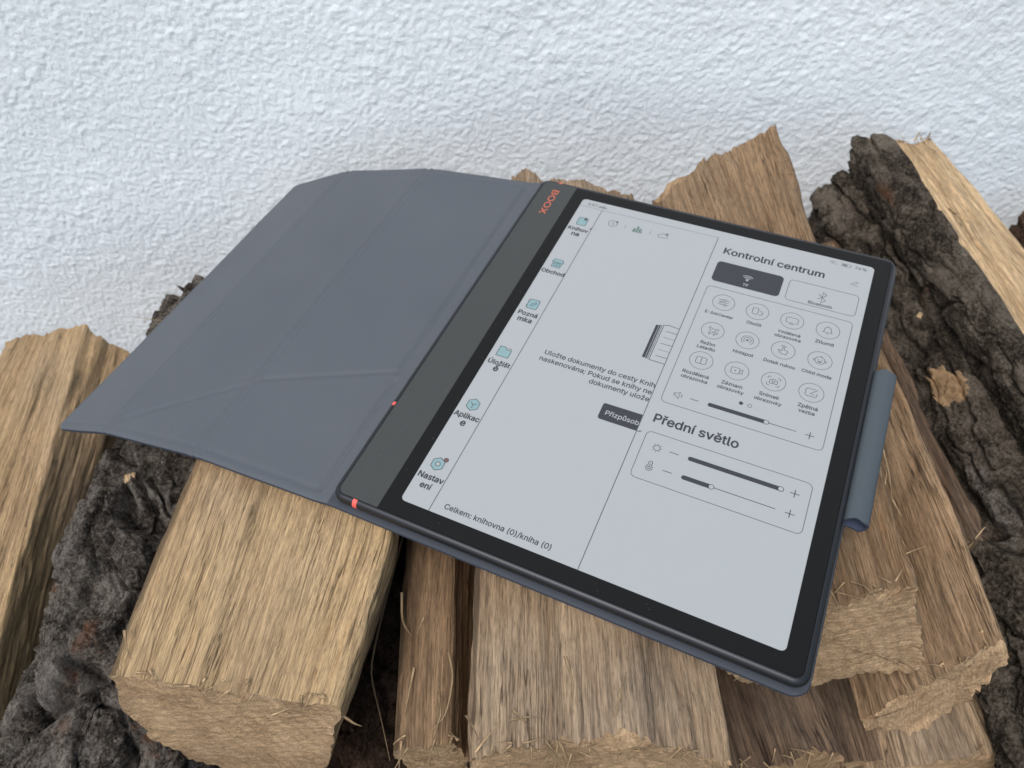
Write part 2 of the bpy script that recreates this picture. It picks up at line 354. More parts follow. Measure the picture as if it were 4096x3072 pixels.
        dd = fbm(lx * 40, ly * 40, seed + 80, 3) * 0.0014 + fbm(lx * 420, ly * 90, seed + 81, 2) * 0.0006 + vn(lx * 260, ly * 420, seed + 82) * 0.0003
        hh = hh + sgn * dd * np.clip((1 - rr) * 10, 0, 1)[:, None]
        Q = cc + lx[..., None] * a + ly[..., None] * b + hh[..., None] * axis
        f = grid_faces(nk, Mn, wrap=True)
        if sgn > 0: f = f[:, ::-1]
        q = np.stack([lx, ly, np.full_like(lx, seed * 0.77)], -1)
        obj('sawn_end', mesh_np('sawn_end', (Q - off).reshape(-1, 3), f, q.reshape(-1, 3)), END[end], root, smooth=True)
    return root

def circ(cx, y, cz, r, n=10, ph=0.0, sq=1.0):
    return [(cx + r * math.cos(ph - 2 * math.pi * i / n), y, cz + r * sq * math.sin(ph - 2 * math.pi * i / n)) for i in range(n)]

# block under the cover (quarter log)
A = make_log('split_log', 'broad flat-topped pale block under the grey cover, its sawn end in front',
  [[(-153, 107, 336), (-63, 91, 345), (-74, 83, 300), (-84, 78, 265), (-122, 88, 280), (-148, 95, 292), (-154, 103, 322)],
   [(-153, 208, 332), (-51, 159, 346), (-58, 160, 300), (-74, 160, 270), (-112, 180, 276), (-143, 190, 288), (-153, 200, 318)],
   [(-152, 415, 308), (-48, 415, 346), (-52, 415, 300), (-66, 415, 270), (-105, 415, 262), (-140, 415, 272), (-152, 415, 294)]],
  ['w', 'w', 'w', 'b', 'b', 'b', 'w'], 'tan', 'grey', 'tan', res=0.0013, along=0.0024, rough=0.8, bulge=[0, 2, 0, 3, 3, 2, 0], bark_amp=0.28, torn=0.0010)
# big bark log on the left
B = make_log('bark_covered_log', 'thick grey bark-covered log beside the pale block, running under the cover\'s lower edge',
  [circ(-180, 40, 228, 62, 12), circ(-184, 200, 238, 60, 12), circ(-190, 385, 245, 57, 12)],
  ['b'] * 12, 'dark', 'grey', 'dark', res=0.0010, along=0.0012, bark_amp=1.35, furrow=1.1, dense=range(5, 12))
# left split log
C_ = make_log('split_log', 'split log at the far left with a sharp ridge, below the cover tip',
  [[(-345, 40, 222), (-252, 40, 226), (-248, 40, 175), (-262, 40, 130), (-345, 40, 150)],
   [(-358, 225, 236), (-287, 225, 236), (-276, 225, 205), (-285, 225, 140), (-358, 225, 160)],
   [(-372, 385, 238), (-317, 402, 242), (-288, 390, 222), (-300, 395, 150), (-372, 385, 160)]],
  ['w', 'w', 'w', 'w', 'b'], 'tan', 'dark', 'brown', rough=0.75)
D_ = make_log('split_log', 'sliver of a dark log at the left picture edge, outside the ridged split log',
  [[(-470, 60, 215), (-385, 60, 220), (-385, 60, 150), (-470, 60, 150)], [(-480, 380, 222), (-385, 380, 226), (-385, 380, 150), (-480, 380, 150)]],
  ['b', 'w', 'w', 'b'], 'dark', 'dark', 'dark', res=0.003, along=0.004)
# narrow log right of the gap
E_ = make_log('split_log', 'narrow brown split log between the dark gap and the wide middle log',
  [[(-45, 86, 313), (-36, 85, 319), (-22, 87, 317), (-18, 88, 300), (-19, 92, 250), (-45, 92, 250)],
   [(-48, 172, 314), (-38, 172, 322), (-24, 172, 319), (-19, 172, 302), (-20, 172, 255), (-46, 172, 255)],
   [(-46, 420, 330), (-36, 420, 334), (-24, 420, 330), (-20, 420, 315), (-22, 420, 265), (-44, 420, 265)]],
  ['w'] * 6, 'brown', 'dark', 'tan', res=0.0011, along=0.0024, rough=0.9)
# middle wide log
F_ = make_log('split_log', 'wide weathered split log with raised streaks under the tablet\'s long lower edge',
  [[(-15, 78, 331), (11, 81, 333), (18, 82, 337), (48, 83, 341), (54, 82, 337), (79, 75, 335), (80, 72, 285), (58, 62, 262), (6, 66, 262), (-13, 76, 285)],
   [(-15, 200, 338), (13, 200, 340), (20, 200, 345), (48, 200, 347), (54, 200, 343), (80, 200, 341), (82, 200, 290), (60, 200, 262), (6, 200, 262), (-13, 200, 288)],
   [(0, 414, 356), (8, 418, 363), (22, 408, 357), (46, 408, 362), (54, 408, 356), (78, 408, 352), (80, 410, 300), (60, 415, 275), (10, 420, 275), (-6, 420, 300)]],
  ['w'] * 6 + ['b', 'b', 'b', 'w'], 'grey', 'grey', 'tan', res=0.0011, along=0.0022, rough=1.15, torn=0.004)
# right log under the tablet corner
G_ = make_log('split_log', 'thick split log under the tablet\'s right side, its pointed rear end near the wall',
  [[(89, 138, 334), (130, 135, 337), (163, 139, 344), (178, 130, 303), (183, 127, 287), (134, 124, 276), (107, 124, 276), (91, 124, 298)],
   [(92, 280, 345), (130, 280, 350), (170, 280, 355), (184, 280, 322), (188, 280, 305), (140, 280, 290), (110, 280, 290), (94, 280, 310)],
   [(94, 395, 350), (121, 424, 360), (176, 458, 368), (192, 440, 335), (196, 440, 318), (150, 440, 300), (118, 440, 300), (94, 430, 325)]],
  ['w'] * 8, 'brown', 'dark', 'tan', res=0.0013, along=0.0024, rough=1.25, torn=0.003, rear_torn=0.006)
# log right of it
H_ = make_log('split_log', 'split log beside the pen loop, its large sawn end slanting down to the left',
  [[(170, 120, 240), (188, 125, 275), (199, 128, 288), (218, 136, 300), (222, 129, 290), (214, 121, 260), (194, 114, 236), (177, 118, 233)],
   [(176, 281, 250), (194, 281, 282), (205, 281, 293), (224, 281, 301), (230, 281, 288), (224, 281, 262), (204, 281, 240), (186, 281, 240)],
   [(178, 370, 250), (196, 370, 278), (207, 370, 288), (226, 370, 295), (232, 370, 284), (228, 370, 260), (208, 370, 240), (188, 370, 240)]],
  ['w'] * 8, 'brown', 'dark', 'tan', res=0.0012, along=0.0024, rough=1.1, torn=0.003)
# thin dark split log in the gap
I_ = make_log('split_log', 'thin dark brown split log in the gap beside the big right bark log',
  [[(232, 196, 262), (244, 198, 276), (255, 204, 270), (252, 204, 240), (236, 200, 235)],
   [(232, 300, 270), (240, 300, 283), (250, 300, 276), (250, 300, 245), (236, 300, 240)],
   [(232, 450, 276), (238, 450, 286), (247, 450, 280), (248, 450, 250), (236, 450, 246)]],
  ['w'] * 5, 'dark', 'dark', 'dark', res=0.0012, rough=1.4, torn=0.008)
# right bark logs
K_ = make_log('bark_covered_log', 'large dark bark-covered log at the right picture edge below the half log',
  [circ(305, 60, 212, 62, 12), circ(308, 250, 226, 60, 12), circ(288, 492, 262, 60, 12)],
  ['b'] * 12, 'dark', 'dark', 'dark', res=0.0010, along=0.0012, bark_amp=1.25, furrow=0.9, dense=range(4, 10),
  bare=[((268, 305, 280), (10, 14), END['brown']), ((268, 225, 265), (12, 22), BARK['grey'])])
J_ = make_log('split_log', 'half log with dark bark and a fresh pale split face, beside the wall at right',
  [[(300, 120, 272), (306, 120, 300), (330, 120, 302), (390, 120, 285), (395, 120, 235), (335, 120, 235)],
   [(286, 300, 295), (282, 300, 318), (298, 285, 318), (350, 300, 312), (358, 300, 262), (305, 300, 262)],
   [(252, 486, 312), (250, 494, 337), (274, 480, 343), (313, 503, 331), (320, 500, 280), (268, 490, 285)]],
  ['b', 'b', 'w', 'w', 'w', 'b'], 'pale', 'dark', 'tan', res=0.0010, along=0.0013, bulge=[2, 3, 0, 0, 0, 0], bark_amp=0.6, furrow=0.3, rear_torn=0.007, dense=(0, 1, 2))
L_ = make_log('bark_covered_log', 'bark-covered log just entering at the right edge beside the wall',
  [circ(452, 200, 215, 44, 12), circ(457, 522, 225, 44, 12)], ['b'] * 12, 'dark', 'red', 'dark', res=0.002, along=0.003)
# lower logs seen in the gaps
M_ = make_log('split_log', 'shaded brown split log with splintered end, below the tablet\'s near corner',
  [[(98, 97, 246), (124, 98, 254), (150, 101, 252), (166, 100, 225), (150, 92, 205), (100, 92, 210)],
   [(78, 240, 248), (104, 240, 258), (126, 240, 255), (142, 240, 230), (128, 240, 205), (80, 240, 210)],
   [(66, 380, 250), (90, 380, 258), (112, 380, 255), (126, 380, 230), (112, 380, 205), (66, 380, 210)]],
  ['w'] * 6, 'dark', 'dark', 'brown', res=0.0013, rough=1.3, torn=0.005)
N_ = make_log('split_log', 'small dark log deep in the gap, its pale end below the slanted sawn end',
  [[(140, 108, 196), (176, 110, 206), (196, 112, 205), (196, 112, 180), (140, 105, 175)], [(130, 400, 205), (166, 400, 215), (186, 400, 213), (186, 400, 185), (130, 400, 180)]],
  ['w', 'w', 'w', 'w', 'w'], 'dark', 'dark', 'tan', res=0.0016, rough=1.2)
O_ = make_log('split_log', 'grey-brown log with wavy grain at the bottom right, below the slanted sawn end',
  [[(182, 106, 196), (200, 107, 210), (226, 110, 217), (250, 112, 214), (256, 108, 180), (190, 100, 170)],
   [(186, 250, 200), (204, 250, 214), (228, 250, 222), (248, 250, 218), (256, 250, 185), (194, 250, 175)],
   [(190, 420, 205), (206, 420, 218), (228, 420, 225), (246, 420, 220), (254, 420, 190), (196, 420, 180)]],
  ['w'] * 6, 'grey', 'dark', 'tan', res=0.0013, rough=1.2)
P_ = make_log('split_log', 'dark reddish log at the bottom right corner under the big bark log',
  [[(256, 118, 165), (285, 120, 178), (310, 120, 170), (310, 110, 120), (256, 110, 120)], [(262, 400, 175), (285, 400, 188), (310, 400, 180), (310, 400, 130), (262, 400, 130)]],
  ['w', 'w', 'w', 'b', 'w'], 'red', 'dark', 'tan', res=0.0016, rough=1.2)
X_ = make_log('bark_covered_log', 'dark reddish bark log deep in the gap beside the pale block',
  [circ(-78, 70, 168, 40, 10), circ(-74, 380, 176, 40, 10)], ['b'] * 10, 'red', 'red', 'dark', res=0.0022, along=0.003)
# bottom layer of the pile that carries the rest
for (x, z, r, lab) in ((-300, 60, 75, 'log on the ground under the left split log, mostly hidden'), (-110, 70, 85, 'log on the ground under the pale block, mostly hidden'),
                       (60, 90, 95, 'log on the ground under the middle log, mostly hidden'), (225, 70, 85, 'log on the ground under the right logs, mostly hidden'),
                       (10, 215, 44, 'hidden log carrying the middle log'), (360, 95, 75, 'log on the ground under the right bark log, mostly hidden')):
    make_log('bark_covered_log', lab, [circ(x, 90, z, r, 10), circ(x, 430, z, r, 10)], ['b'] * 10, 'dark', 'dark', 'dark', res=0.005, along=0.006)

# torn fibres, splinters and chips (mm)
def fibres(root, pts_list, mat='pale', r0=0.0007):
    off = np.array(root.location) * 1000
    for p in pts_list: splinter(root, [np.array(q, float) - off for q in p], r0, 0.00012, WOOD[mat])
rng = np.random.default_rng(7)
def fringe(root, a, b, n, lmin, lmax, mat='pale', down=0.5):
    """short torn fibres along the front edge a-b of a log"""
    out = []
    for i in range(n):
        p = np.array(a, float) + (np.array(b, float) - np.array(a, float)) * rng.random() + np.array([0, rng.uniform(-1, 5), rng.uniform(-0.5, 1.2)])
        L = rng.uniform(lmin, lmax); d = np.array([rng.normal(0, 0.55), rng.normal(-0.5, 0.6), rng.normal(0.15, 0.25) - down * rng.random() * 0.4]); d /= np.linalg.norm(d)
        m = p + d * L * 0.5 + np.array([0, 0, rng.uniform(0.2, 1.5)]); out.append([tuple(p), tuple(m), tuple(p + d * L)])
    fibres(root, out, mat, rng.uniform(0.0004, 0.0007))
fringe(A, (-150, 105, 338), (-66, 92, 346), 16, 4, 9)
fringe(E_, (-44, 86, 318), (-20, 87, 318), 9, 4, 12)
fringe(F_, (-12, 79, 334), (76, 76, 337), 44, 4, 13)
fringe(G_, (100, 137, 337), (162, 139, 345), 14, 5, 12)
fringe(G_, (165, 140, 340), (176, 420, 366), 14, 5, 14)
fringe(H_, (186, 124, 277), (217, 135, 301), 12, 4, 10)
fringe(M_, (100, 97, 252), (152, 101, 255), 14, 6, 14)
fringe(O_, (186, 106, 206), (248, 112, 217), 8, 5, 10)
fringe(I_, (234, 197, 266), (252, 203, 272), 8, 6, 16, 'brown')
fringe(J_, (276, 482, 343), (312, 502, 333), 10, 5, 14)
fibres(A, [[(-55, 192, 292), (-59, 163, 292), (-63, 130, 292), (-62, 121, 292), (-56, 106, 292), (-50, 88, 292)], [(-63, 92, 335), (-58, 89, 335), (-55, 88, 335)], [(-85, 88, 347), (-80, 90, 347), (-76, 92, 347)], [(-153, 123, 338), (-147, 114, 344), (-144, 110, 342)]])
fibres(E_, [[(-48, 148, 320), (-47, 135, 318), (-41, 129, 315), (-47, 122, 300)], [(-26, 121, 321), (-23, 109, 327), (-25, 95, 326), (-31, 91, 320)], [(-29, 104, 321), (-27, 95, 327), (-30, 89, 320)], [(-37, 135, 324), (-39, 126, 327)], [(-40, 116, 318), (-41, 105, 320), (-43, 96, 314)]])
fibres(F_, [[(-13, 79, 336), (-9, 82, 342), (-4, 86, 346)], [(-1, 89, 338), (5, 88, 345), (11, 89, 343)], [(0, 92, 341), (4, 87, 345), (8, 85, 338)], [(37, 89, 343), (38, 93, 352), (42, 103, 348)], [(-17, 92, 334), (-14, 86, 342), (-12, 83, 336)], [(20, 110, 345), (22, 100, 348), (22, 90, 342)]])
fibres(I_, [[(237, 194, 270), (237, 194, 285), (243, 200, 290), (246, 198, 285)]])
fibres(G_, [[(162, 174, 353), (161, 165, 356), (165, 162, 350)], [(138, 134, 345), (139, 132, 352), (144, 135, 350)], [(166, 202, 355), (161, 183, 360), (161, 172, 354)]])
fibres(B, [[(-231, 358, 285), (-236, 352, 292), (-245, 351, 295)]])
fibres(J_, [[(296, 497, 335), (300, 502, 338), (301, 503, 342)], [(305, 492, 333), (305, 483, 336), (305, 475, 338)], [(304, 481, 333), (307, 483, 337)]])
# small loose chips
def chip(x, y, z, l, w, rz, label, mat='pale'):
    v = np.array([[-l, -w, -.4], [l * .7, -w * .8, -.5], [l, w * .6, -.4], [-l * .8, w, -.5], [-l * .9, -w * .8, .7], [l * .6, -w * .7, .9], [l * .85, w * .5, .6], [-l * .7, w * .8, .9]]) / 1000
    f = np.array([[0, 3, 2, 1], [4, 5, 6, 7], [0, 1, 5, 4], [1, 2, 6, 5], [2, 3, 7, 6], [3, 0, 4, 7]])
    g = v.copy(); g[:, 2] = 5
    o = obj('wood_chip', mesh_np('wood_chip', v, f, g), WOOD[mat]); o.location = (x / 1000, y / 1000, z / 1000); o.rotation_euler = (0.15, -0.2, rz)
    tag(o, label, 'wood chip', 'loose wood chips')
chip(-199, 222, 301, 3.5, 2.6, 0.4, 'pale square wood chip lying on the grey bark log near the cover edge')
chip(259, 347, 300, 2.6, 1.8, 1.0, 'small pale wood chip on the dark right bark log beside the tablet corner')
chip(290, 410, 335, 3.2, 1.2, 2.2, 'small pale wood chip on the bark of the half log at right')
chip(214, 141, 297, 3.0, 0.8, 0.2, 'thin pale wood chip on the log beside the pen loop')

# ------------------------------------------------------------------ tablet
TM = Matrix(((0.90785, 0.41569, -0.05489, -0.046369), (-0.4188, 0.90535, -0.07039, 0.169886), (0.02044, 0.08689, 0.99601, 0.359848), (0, 0, 0, 1)))
tablet = empty('e_reader_tablet'); tablet.matrix_world = TM
tag(tablet, 'black e-ink tablet with its grey screen switched on, lying on the firewood', 'tablet')
M_frame = plain('anodised_frame', (0.030, 0.031, 0.035), 0.38, 0.5, 0.6)
M_bezel = plain('bezel_black', (0.0065, 0.0063, 0.006), 0.30, 0.22)
M_strip = plain('grip_strip_grey', (0.045, 0.047, 0.045), 0.45, 0.4, 0, (9000, 0.15, 0.0002))
M_screen = plain('e_ink_paper', (0.340, 0.353, 0.357), 0.42, 0.4, 0, (6000, 0.05, 0.0001))
M_ink = plain('e_ink_black', (0.035, 0.036, 0.042), 0.5, 0.4)
M_ink2 = plain('e_ink_grey', (0.12, 0.125, 0.135), 0.5, 0.4)
M_line = plain('e_ink_line', (0.075, 0.078, 0.088), 0.5, 0.4)
M_teal = plain('e_ink_teal', (0.205, 0.315, 0.325), 0.5, 0.4)
M_green = plain('e_ink_green', (0.10, 0.155, 0.13), 0.5, 0.4)
M_brown = plain('e_ink_brown', (0.12, 0.075, 0.078), 0.5, 0.4)
M_dust = plain('dust', (0.45, 0.45, 0.44), 0.9, 0.1)
M_red = plain('coral_accent', (0.72, 0.105, 0.085), 0.5, 0.4)
M_orange = plain('logo_orange', (0.58, 0.13, 0.065), 0.5, 0.4)
def rrect(x0, y0, x1, y1, r, n=8):
    p = []
    for cx, cy, a in ((x1 - r, y1 - r, 0), (x0 + r, y1 - r, 90), (x0 + r, y0 + r, 180), (x1 - r, y0 + r, 270)):
        for i in range(n + 1):
            t = math.radians(a + 90 * i / n); p.append((cx + r * math.cos(t), cy + r * math.sin(t)))
    return p
def loft(name, loops, mat, parent, cap0=False, cap1=False):
    n = len(loops[0]); v = np.array([p for l in loops for p in l], float) / 1000; f = [tuple(map(int, q)) for q in grid_faces(len(loops), n, wrap=True)]
    if cap0: f.append(tuple(range(n))[::-1])
    if cap1: f.append(tuple(range((len(loops) - 1) * n, len(loops) * n)))
    me = bpy.data.meshes.new(name); me.from_pydata(v.tolist(), [], f); me.update()
    o = obj(name, me, mat, parent, smooth=True); return o
OX0, OY0, OX1, OY1 = -29.3, -9.7, 167.3, 219.9
prof = [(2.75, -1.2), (2.68, -0.25), (2.45, -0.02), (1.9, -0.05), (1.2, -0.35), (0.55, -1.0), (0.15, -1.8), (0.0, -2.7), (0.12, -3.6), (0.5, -4.7), (1.6, -5.4)]
fr = [[(x, y, z) for x, y in rrect(OX0 + i, OY0 + i, OX1 - i, OY1 - i, max(1.5, 6.0 - i), 10)] for i, z in prof]
frame = loft('frame', fr, M_frame, tablet, cap1=True)
def plate(name, outer, hole, z, th, mat, parent, bev=0.25):
    """flat plate with a rounded edge, optional hole"""
    bm = bmesh.new()
    def ring(pts, zz): return [bm.verts.new((x / 1000, y / 1000, zz / 1000)) for x, y in pts]
    o = ring(outer, z); eo = [bm.edges.new((o[i], o[(i + 1) % len(o)])) for i in range(len(o))]; ed = list(eo)
    if hole:
        h = ring(hole, z); ed += [bm.edges.new((h[i], h[(i + 1) % len(h)])) for i in range(len(h))]
    bmesh.ops.triangle_fill(bm, use_beauty=True, edges=ed, normal=(0, 0, 1))
    cx = sum(p[0] for p in outer) / len(outer); cy = sum(p[1] for p in outer) / len(outer)
    lo = ring(outer, z - th)
    for i in range(len(o)):
        j = (i + 1) % len(o); bm.faces.new((lo[i], lo[j], o[j], o[i]))
    bm.normal_update(); me = bpy.data.meshes.new(name); bm.to_mesh(me); bm.free()
    for p in me.polygons: p.use_smooth = False
    return obj(name, me, mat, parent)
scr = rrect(0, 0, 157.25, 209.66, 2.2, 8)
b_out = [(-7.1, -7.0)] + rrect(-7.1, -7.0, 164.5, 217.1, 3.2, 8)[27:] + rrect(-7.1, -7.0, 164.5, 217.1, 3.2, 8)[:9] + [(-7.1, 217.1)]
bezel = plate('bezel', b_out, scr, 0.0, 0.6, M_bezel, tablet)
s_all = rrect(-26.55, -7.0, 10, 217.1, 3.2, 8)
s_out = s_all[9:27] + [(-7.1, -7.0), (-7.1, 217.1)]
strip = plate('grip_strip', s_out, None, 0.0, 0.6, M_strip, tablet)
display = plate('display', scr, None, -0.01, 0.3, M_screen, tablet)
tag(display, 'grey e-ink display showing a Czech settings menu')
def accent(path_fn):
    loops = []
    for q in (0, 1):
        loops.append([path_fn(q, i - 0.06, z + 0.02) for i, z in prof[2:10]])
    v = np.array(loops, float).reshape(-1, 3) / 1000; f = grid_faces(2, 8)
    o = obj('accent_mark', mesh_np('accent_mark', v, f), M_red, tablet, smooth=True); return o
accent(lambda q, i, z: (-18.3 + 2.1 * q, OY0 + i, z))
accent(lambda q, i, z: (OX0 + i, 41.2 + 2.0 * (1 - q), z))
accent(lambda q, i, z: (-18.6 + 2.1 * (1 - q), OY1 - i, z))

# ---- flat print on the display (mm in the display's own frame)
Z0 = 0.03
class Flat:
    def __init__(self): self.v = []; self.f = []
    def poly(self, pts, z=0.0):
        b = len(self.v); self.v += [(x, y, z) for x, y in pts]; self.f.append(tuple(range(b, b + len(pts))))
    def stroke(self, pts, w, closed=False, z=0.0):
        P = [Vector(p) for p in pts]; n = len(P); L = []; R_ = []
        for i in range(n):
            a = P[i - 1] if (i > 0 or closed) else None; c = P[(i + 1) % n] if (i < n - 1 or closed) else None
            d1 = (P[i] - a).normalized() if a is not None else None; d2 = (c - P[i]).normalized() if c is not None else None
            if d1 is None: d1 = d2
            if d2 is None: d2 = d1
            n1 = Vector((-d1.y, d1.x)); n2 = Vector((-d2.y, d2.x)); m = n1 + n2
            m = m.normalized() if m.length > 1e-6 else n1
            k = min(1.8, 1 / max(0.4, m.dot(n1))); L.append(P[i] + m * w / 2 * k); R_.append(P[i] - m * w / 2 * k)
        b = len(self.v); self.v += [(q.x, q.y, z) for q in L] + [(q.x, q.y, z) for q in R_]
        for i in range(n if closed else n - 1):
            j = (i + 1) % n; self.f.append((b + n + i, b + n + j, b + j, b + i))
        return self
    def disc(self, x, y, r, n=20, z=0.0): self.poly([(x + r * math.cos(2 * math.pi * i / n), y + r * math.sin(2 * math.pi * i / n)) for i in range(n)], z)
    def ring(self, x, y, r, w, n=32, a0=0, a1=360, ry=None, z=0.0):
        ry = ry or r; full = abs(a1 - a0) >= 360
        pts = [(x + r * math.cos(math.radians(a0 + (a1 - a0) * i / n)), y + ry * math.sin(math.radians(a0 + (a1 - a0) * i / n))) for i in range(n if full else n + 1)]
        self.stroke(pts, w, full, z)
    def rr(self, x0, y0, x1, y1, r, w, n=6, z=0.0): self.stroke(rrect(x0, y0, x1, y1, r, n), w, True, z)
    def build(self, name, mat, z=Z0, parent=None):
        me = bpy.data.meshes.new(name); me.from_pydata([(x / 1000, y / 1000, (q + z) / 1000) for x, y, q in self.v], [], self.f); me.update()
        return obj(name, me, mat, parent or display)
import os
try:      # Blender's own interface font
    FONT = bpy.data.fonts.load(os.path.join(bpy.utils.system_resource('DATAFILES'), 'fonts', 'Inter.woff2'))
except Exception:
    FONT = None
TEXTS = []
def text(body, x0, x1, y, mat, bold=0.0, name='interface_text', sy=1.0, parent=None, rot=False, z=Z0 + 0.01, fit=None):
    c = bpy.data.curves.new('t', 'FONT'); c.body = body; c.size = 1; c.resolution_u = 3; c.fill_mode = 'NONE'
    if FONT: c.font = FONT
    o = bpy.data.objects.new('t', c); COL.objects.link(o); TEXTS.append((o, x0, x1, y, mat, name, sy, parent, rot, z, fit, bold))
def flush_text():
    bpy.context.view_layer.update(); dg = bpy.context.evaluated_depsgraph_get()
    for o, x0, x1, y, mat, name, sy, parent, rot, z, fit, bold in TEXTS:
        me = bpy.data.meshes.new_from_object(o.evaluated_get(dg)); n = len(me.vertices); a = np.empty(n * 3, np.float32); me.vertices.foreach_get('co', a); a = a.reshape(-1, 3)
        lo, hi = a[:, 0].min(), a[:, 0].max(); k = (x1 - x0) / (hi - lo); b = a.copy()
        yy = a[:, 1] * (fit if fit else k * sy)
        if rot: b[:, 0] = y + yy; b[:, 1] = x0 - (a[:, 0] - lo) * (x0 - x1) / (hi - lo)
        else: b[:, 0] = x0 + (a[:, 0] - lo) * k; b[:, 1] = y + yy
        ed = [tuple(e.vertices) for e in me.edges]
        nv, ne_, nf, *_r = delaunay_2d_cdt([Vector((float(p[0]), float(p[1]))) for p in a], ed, [], 0, 1e-6)
        q = np.array([(p.x, p.y) for p in nv]); tr = np.array([list(t_) for t_ in nf]); cen = q[tr].mean(1)
        e0 = a[[e[0] for e in ed], :2]; e1 = a[[e[1] for e in ed], :2]          # winding number of every triangle centre
        cr = (e1[None, :, 0] - e0[None, :, 0]) * (cen[:, None, 1] - e0[None, :, 1]) - (cen[:, None, 0] - e0[None, :, 0]) * (e1[None, :, 1] - e0[None, :, 1])
        up = (e0[None, :, 1] <= cen[:, None, 1]) & (e1[None, :, 1] > cen[:, None, 1]) & (cr > 0)
        dn = (e0[None, :, 1] > cen[:, None, 1]) & (e1[None, :, 1] <= cen[:, None, 1]) & (cr < 0)
        fs = tr[(up.sum(1) - dn.sum(1)) != 0].tolist()
        a = np.c_[q, np.zeros(len(q))]; b = a.copy(); yy = a[:, 1] * (fit if fit else k * sy)
        if rot: b[:, 0] = y + yy; b[:, 1] = x0 - (a[:, 0] - lo) * (x0 - x1) / (hi - lo)
        else: b[:, 0] = x0 + (a[:, 0] - lo) * k; b[:, 1] = y + yy
        b[:, 2] = z; b /= 1000
        dl = bold * k / 1000; offs = [(0, 0)] if bold <= 0 else [(-dl, 0), (dl, 0), (0, -dl), (0, dl)]
        VV = []; FF = []
        for i, (dx, dy) in enumerate(offs):
            FF += [[q + len(VV) for q in f] for f in fs]; VV += [(p[0] + dx, p[1] + dy, p[2] + i * 4e-6) for p in b.tolist()]
        m2 = bpy.data.meshes.new(name); m2.from_pydata(VV, [], FF); m2.update(); bpy.data.meshes.remove(me)
        obj(name, m2, mat, parent or display)
        cu = o.data; bpy.data.objects.remove(o); bpy.data.curves.remove(cu)
# logo on the grip strip, reading downwards
text('BOOX', 211.0, 189.2, -19.2, M_orange, 0.0, 'logo_lettering', parent=strip, rot=True, z=0.03, fit=5.1 / 0.682)
B_ = 0.022
text('2:57 odp.', 4.2, 15.4, 205.3, M_ink, 0.005)
for s, x0, x1, y in (('Knihov', 1.1, 12.4, 182.7), ('na', 4.6, 8.7, 178.6), ('Obchod', 0.6, 13.1, 146.6), ('Pozná', 1.7, 11.8, 114.6), ('mka', 3.2, 10.5, 110.4),
                    ('Úložišt', 1.4, 12.5, 80.5), ('ě', 5.8, 8.0, 76.7), ('Aplikac', 0.5, 12.8, 47.2), ('e', 5.6, 7.8, 43.0), ('Nastav', 1.0, 12.8, 12.9), ('ení', 4.2, 9.3, 8.5)):
    text(s, x0, x1, y, M_ink, 0.026)
text('Celkem: knihovna (0)/kniha (0)', 18.7, 65.9, 3.3, M_ink, 0.014)
text('Uložte dokumenty do cesty Knih', 24.4, 78.5, 95.1, M_ink, 0.012)
text('naskenována; Pokud se knihy ne', 23.5, 78.4, 90.8, M_ink, 0.012)
text('dokumenty ulože', 50.0, 78.5, 86.6, M_ink, 0.012)
text('Přizpůsob', 63.1, 78.5, 72.6, M_screen, 0.01, z=Z0 + 0.05)
text('Kontrolní centrum', 84.3, 135.1, 193.3, M_ink, 0.02)
text('Přední světlo', 83.8, 120.8, 77.2, M_ink, 0.02)
text('TF', 99.1, 101.8, 173.4, M_screen, 0.012, z=Z0 + 0.05)
text('Bluetooth', 131.3, 142.5, 173.1, M_line, 0.018)
for s, x0, x1, y in (('E-InkCenter', 86.8, 100.5, 149.0), ('Otočit', 107.0, 114.0, 149.1), ('Vzdálená', 121.9, 132.3, 149.1), ('obrazovka', 121.0, 133.0, 146.1), ('Ztlumit', 139.2, 147.7, 149.0),
                    ('Režim', 90.2, 97.1, 128.8), ('Letadlo', 89.4, 97.9, 125.8), ('Hotspot', 105.6, 114.9, 129.0), ('Dotek rukou', 119.8, 133.9, 128.9), ('Child mode', 136.9, 150.0, 129.1),
                    ('Rozdělená', 87.4, 99.5, 108.9), ('obrazovka', 87.6, 99.6, 105.9), ('Záznam', 105.5, 114.8, 109.0), ('obrazovky', 104.3, 116.1, 106.0), ('Snímek', 122.4, 131.2, 109.0),
                    ('obrazovky', 120.9, 132.8, 105.9), ('Zpětná', 139.3, 147.7, 109.1), ('vazba', 140.1, 146.9, 106.2)):
    text(s, x0, x1, y, M_ink, 0.016)
text('74', 148.2, 151.0, 205.5, M_ink, 0.01); text('%', 151.7, 153.7, 205.6, M_ink, 0.01, sy=0.9)
flush_text()
# rules, panels
f = Flat(); f.stroke([(13.4, 0.05), (13.4, 203.4)], 0.34); f.disc(13.2, 186.6, 0.7, 12); f.build('sidebar_rule', M_line)
f = Flat(); f.stroke([(78.8, 0.05), (78.8, 204.4)], 0.34); f.build('panel_rule', M_line)
f = Flat(); f.stroke([(0.1, 203.5), (78.8, 204.2)], 0.2); f.build('status_rule', M_ink2)
f = Flat(); f.poly(rrect(83.4, 171.9, 117.2, 187.0, 2.2, 6)); f.build('wifi_button', M_ink)
f = Flat(); f.rr(120.2, 171.8, 153.4, 186.6, 2.2, 0.26); f.build('bluetooth_button', M_line)
f = Flat(); f.rr(83.2, 89.1, 153.4, 167.7, 2.4, 0.26); f.build('tile_panel', M_line)
f = Flat(); f.rr(83.2, 47.4, 153.2, 71.8, 2.4, 0.26); f.build('light_panel', M_line)
f = Flat(); f.poly(rrect(60.5, 69.6, 81.0, 78.8, 1.4, 6)[9:27] + [(78.62, 69.6), (78.62, 78.8)]); f.build('customise_button', M_ink)
